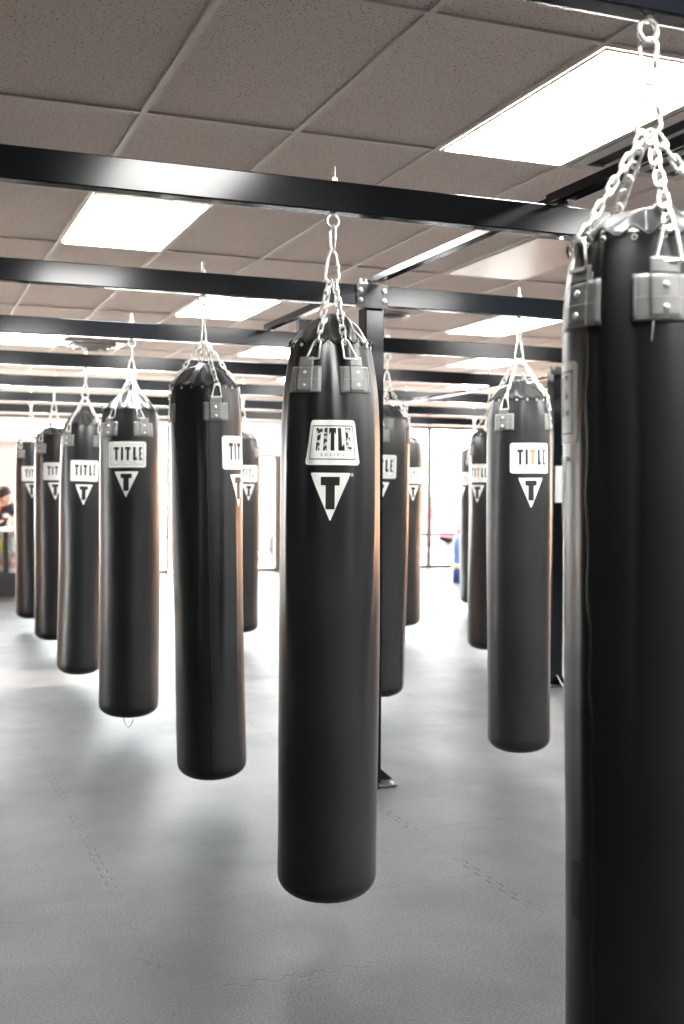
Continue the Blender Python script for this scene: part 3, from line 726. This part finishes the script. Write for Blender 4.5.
glove(1.34, 14.64, .55, 'white', 'white boxing glove on the upper cabinet shelf')
glove(1.53, 14.64, .55, 'red', 'red boxing glove on the upper cabinet shelf')
glove(1.13, 14.64, .29, 'pink', 'pink boxing glove on the cabinet bottom beside the upright')
glove(1.33, 14.64, .29, 'pink', 'pale pink boxing glove standing low in the cabinet')
glove(1.53, 14.64, .29, 'red', 'red boxing glove standing low in the cabinet')
b = MB(); b.box(1.42, 1.64, 14.62, 14.88, .842, .93, bev=.01); o = b.build('folded_towel', 'white_lam'); o['label'] = 'white folded towel on top of the display cabinet'; o['category'] = 'towel'
# person leaning over the cabinet
M['skin'] = mat('skin', (.62, .36, .26), .5); M['hair'] = mat('dark_hair', (.02, .013, .01), .5); M['shirt'] = mat('black_shirt', (.018, .016, .018), .8); M['trouser'] = mat('dark_trousers', (.03, .03, .04), .8)
def skin_obj(name, verts, edges, radii, root, m, parent, lvl=2):
    me = bpy.data.meshes.new(name); me.from_pydata(verts, edges, []); o = bpy.data.objects.new(name, me); C.objects.link(o); me.materials.append(M[m])
    o.modifiers.new('s', 'SKIN'); 
    for i, r in enumerate(radii):
        sv = me.skin_vertices[0].data[i]; sv.radius = (r, r) if not isinstance(r, tuple) else r; sv.use_root = i == root
    sd = o.modifiers.new('d', 'SUBSURF'); sd.levels = lvl; sd.render_levels = lvl
    dg = bpy.context.evaluated_depsgraph_get(); dg.update(); em = bpy.data.meshes.new_from_object(o.evaluated_get(dg)); o.modifiers.clear(); o.data = em
    if not em.materials: em.materials.append(M[m])
    for p in em.polygons: p.use_smooth = True
    o.parent = parent; return o
pr = empty('person', (1.12, 15.16, 0), label='dark-haired person in a black and red shirt leaning over the display cabinet', category='person')
V = [(0, .18, .90), (.02, .12, 1.02), (.05, .03, 1.12), (.08, -.05, 1.17), (.115, -.10, 1.215), (.145, -.14, 1.27),
     (-.12, -.02, 1.11), (-.20, -.12, .98), (-.10, -.26, .90), (-.03, -.30, .885),
     (.22, -.06, 1.10), (.30, -.16, .98), (.26, -.28, .905), (.24, -.32, .89),
     (-.10, .20, .84), (-.11, .14, .47), (-.11, .22, .08), (-.11, .12, .04),
     (.10, .20, .84), (.11, .14, .47), (.11, .22, .08), (.11, .12, .04)]
E_ = [(0, 1), (1, 2), (2, 3), (3, 4), (4, 5), (3, 6), (6, 7), (7, 8), (8, 9), (3, 10), (10, 11), (11, 12), (12, 13), (0, 14), (14, 15), (15, 16), (16, 17), (0, 18), (18, 19), (19, 20), (20, 21)]
Rr = [.13, .125, .135, .12, .055, .06, .065, .045, .035, .03, .065, .045, .035, .03, .10, .065, .045, .04, .10, .065, .045, .04]
skin_obj('body', V, E_, Rr, 0, 'skin', pr)
skin_obj('shirt', [V[0], V[1], V[2], V[3], V[6], V[7], V[10], V[11]], [(0, 1), (1, 2), (2, 3), (3, 4), (4, 5), (3, 6), (6, 7)], [.145, .14, .150, .130, .080, .060, .080, .060], 0, 'shirt', pr)
skin_obj('trousers', [V[0], V[14], V[15], V[16], V[18], V[19], V[20]], [(0, 1), (1, 2), (2, 3), (0, 4), (4, 5), (5, 6)], [.145, .115, .08, .06, .115, .08, .06], 0, 'trouser', pr)
g = MB(); g.box(-.02, .10, -.165, -.145, 1.02, 1.10, bev=.006); g.build('shirt_panel', 'g_red', pr)
def blob(b, c, r, rot=None, n=20, m_=14, fn=None):
    P = []
    for i in range(m_+1):
        ph = PI*i/m_; row = []
        for k in range(n):
            th = 2*PI*k/n; v = Vector((math.sin(ph)*math.cos(th), math.sin(ph)*math.sin(th), math.cos(ph)))
            if fn: v = v*fn(v)
            v = Vector((v.x*r[0], v.y*r[1], v.z*r[2]))
            if rot: v = rot @ v
            row.append(v+Vector(c))
        P.append(row)
    b.grid(P, True)
HR = Matrix.Rotation(D(28), 3, 'X') @ Matrix.Rotation(D(35), 3, 'Z'); HC = Vector((.155, -.16, 1.235))
def face(v):
    f = 1.0
    if v.y < 0: f += .14*math.exp(-((v.x/.16)**2+((v.z+.12)/.16)**2)*1.0)*(1 if v.y < -.6 else 0)      # nose
    if v.y < 0: f -= .06*math.exp(-(((abs(v.x)-.38)/.18)**2+((v.z-.08)/.14)**2))                      # eye sockets
    if v.z < -.4: f *= 1-.18*(abs(v.x))
    return f
g = MB(); blob(g, HC, (.075, .092, .115), HR, 28, 22, face)
for sx in (-1, 1): blob(g, HC+HR @ Vector((sx*.076, .008, -.005)), (.012, .022, .032), HR, 10, 8)
g.build('head', 'skin', pr)
g = MB(); P = []
for i in range(12):
    ph = D(2+i*9.2); row = []
    for k in range(28):
        th = 2*PI*k/28; fr = max(0, -math.sin(th)); phh = ph*(1-.40*fr)
        v = Vector((.085*math.sin(phh)*math.cos(th), .104*math.sin(phh)*math.sin(th)+.008, .126*math.cos(phh)+.004)); row.append(HC+HR @ (v*(1+.02*math.sin(k*2.3+i))))
    P.append(row)
g.grid(P, True); g.add(P[0], [list(range(28))]); g.build('hair', 'hair', pr)
for sx in (-1, 1):
    g = MB(); blob(g, HC+HR @ Vector((sx*.028, -.083, .012)), (.011, .007, .006), HR, 10, 8); g.build('eye', 'hair', pr)
g = MB(); blob(g, HC+HR @ Vector((0, -.083, -.062)), (.022, .008, .006), HR, 12, 8); g.build('mouth', 'g_pink', pr)
for hx_, hy_, sx in ((-.03, -.30, -1), (.24, -.32, 1)):
    for k in range(4):
        x = hx_+(k-1.5)*.018; g_ = MB(); ln = (.05, .058, .055, .044)[k]
        g_.tube([(x, hy_, .888), (x, hy_-.03, .886), (x, hy_-.03-ln*.6, .868), (x, hy_-.03-ln, .852)], [.011, .009, .0085, .006], 8); g_.build('finger', 'skin', pr)
    g_ = MB(); g_.tube([(hx_-sx*.02, hy_+.01, .886), (hx_-sx*.045, hy_-.012, .875), (hx_-sx*.055, hy_-.035, .862)], [.012, .010, .007], 8); g_.build('thumb', 'skin', pr)

# blue container near the storefront
M['blue'] = mat('blue_plastic', (.015, .035, .16), .35); M['pale_blue'] = mat('pale_blue_plastic', (.10, .16, .34), .3); M['cream'] = mat('cream_plastic', (.40, .34, .24), .5)
t = empty('water_container', (7.67, 14.95, 0), label='tall blue and pale blue container with a dark red cap, standing by the far bags', category='container')
g = MB(); g.lathe([(.001, 0), (.10, 0), (.11, .01), (.115, .18), (.11, .20), (.001, .20)], 28); g.build('base', 'blue', t)
g = MB(); g.lathe([(.112, .20), (.120, .205), (.120, .275), (.112, .28)], 28); g.build('band', 'cream', t)
g = MB(); g.lathe([(.108, .28), (.11, .30), (.10, .42), (.11, .44), (.105, .60), (.09, .66), (.05, .70), (.045, .71)], 28); g.build('bottle', 'pale_blue', t)
g = MB(); g.lathe([(.05, .70), (.052, .78), (.03, .80), (.001, .80)], 16); g.build('cap', 'lamp_red', t)

# ------------------------------------------------------------------ light
sun = bpy.data.lights.new('sun', 'SUN'); so = bpy.data.objects.new('sun', sun); C.objects.link(so)
sun.energy = 40.0; sun.angle = D(.8); sun.color = (1., .80, .66)
el = math.atan(2.06/(1.40+3.08)); az = D(4)
dv = Vector((math.cos(el)*math.cos(az), math.cos(el)*math.sin(az), -math.sin(el)))
so.rotation_euler = dv.to_track_quat('-Z', 'Y').to_euler()
W = bpy.data.worlds.new('World'); S.world = W; W.use_nodes = True
bg = W.node_tree.nodes['Background']; bg.inputs[0].default_value = (.93, .97, 1.0, 1); bg.inputs[1].default_value = 21

# ------------------------------------------------------------------ camera
cam = bpy.data.cameras.new('Camera'); co = bpy.data.objects.new('Camera', cam); C.objects.link(co)
F = Vector((.362508, .931798, -.018465)); Rv = Vector((.931980, -.362453, .006374)); U = Vector((.000754, .019519, .999809))
co.matrix_world = Matrix(((Rv.x, U.x, -F.x, 0), (Rv.y, U.y, -F.y, 0), (Rv.z, U.z, -F.z, EYE), (0, 0, 0, 1)))
cam.sensor_fit = 'HORIZONTAL'; cam.sensor_width = 24; cam.lens = 1145.6/684*24
cam.dof.use_dof = True; cam.dof.focus_distance = 3.40; cam.dof.aperture_fstop = 3.8
cam.clip_start = .05; cam.clip_end = 300
S.camera = co
S.view_settings.view_transform = 'Standard'; S.view_settings.look = 'None'; S.view_settings.gamma = 1; S.view_settings.exposure = .58
try: S.view_settings.use_curve_mapping = False
except Exception: pass
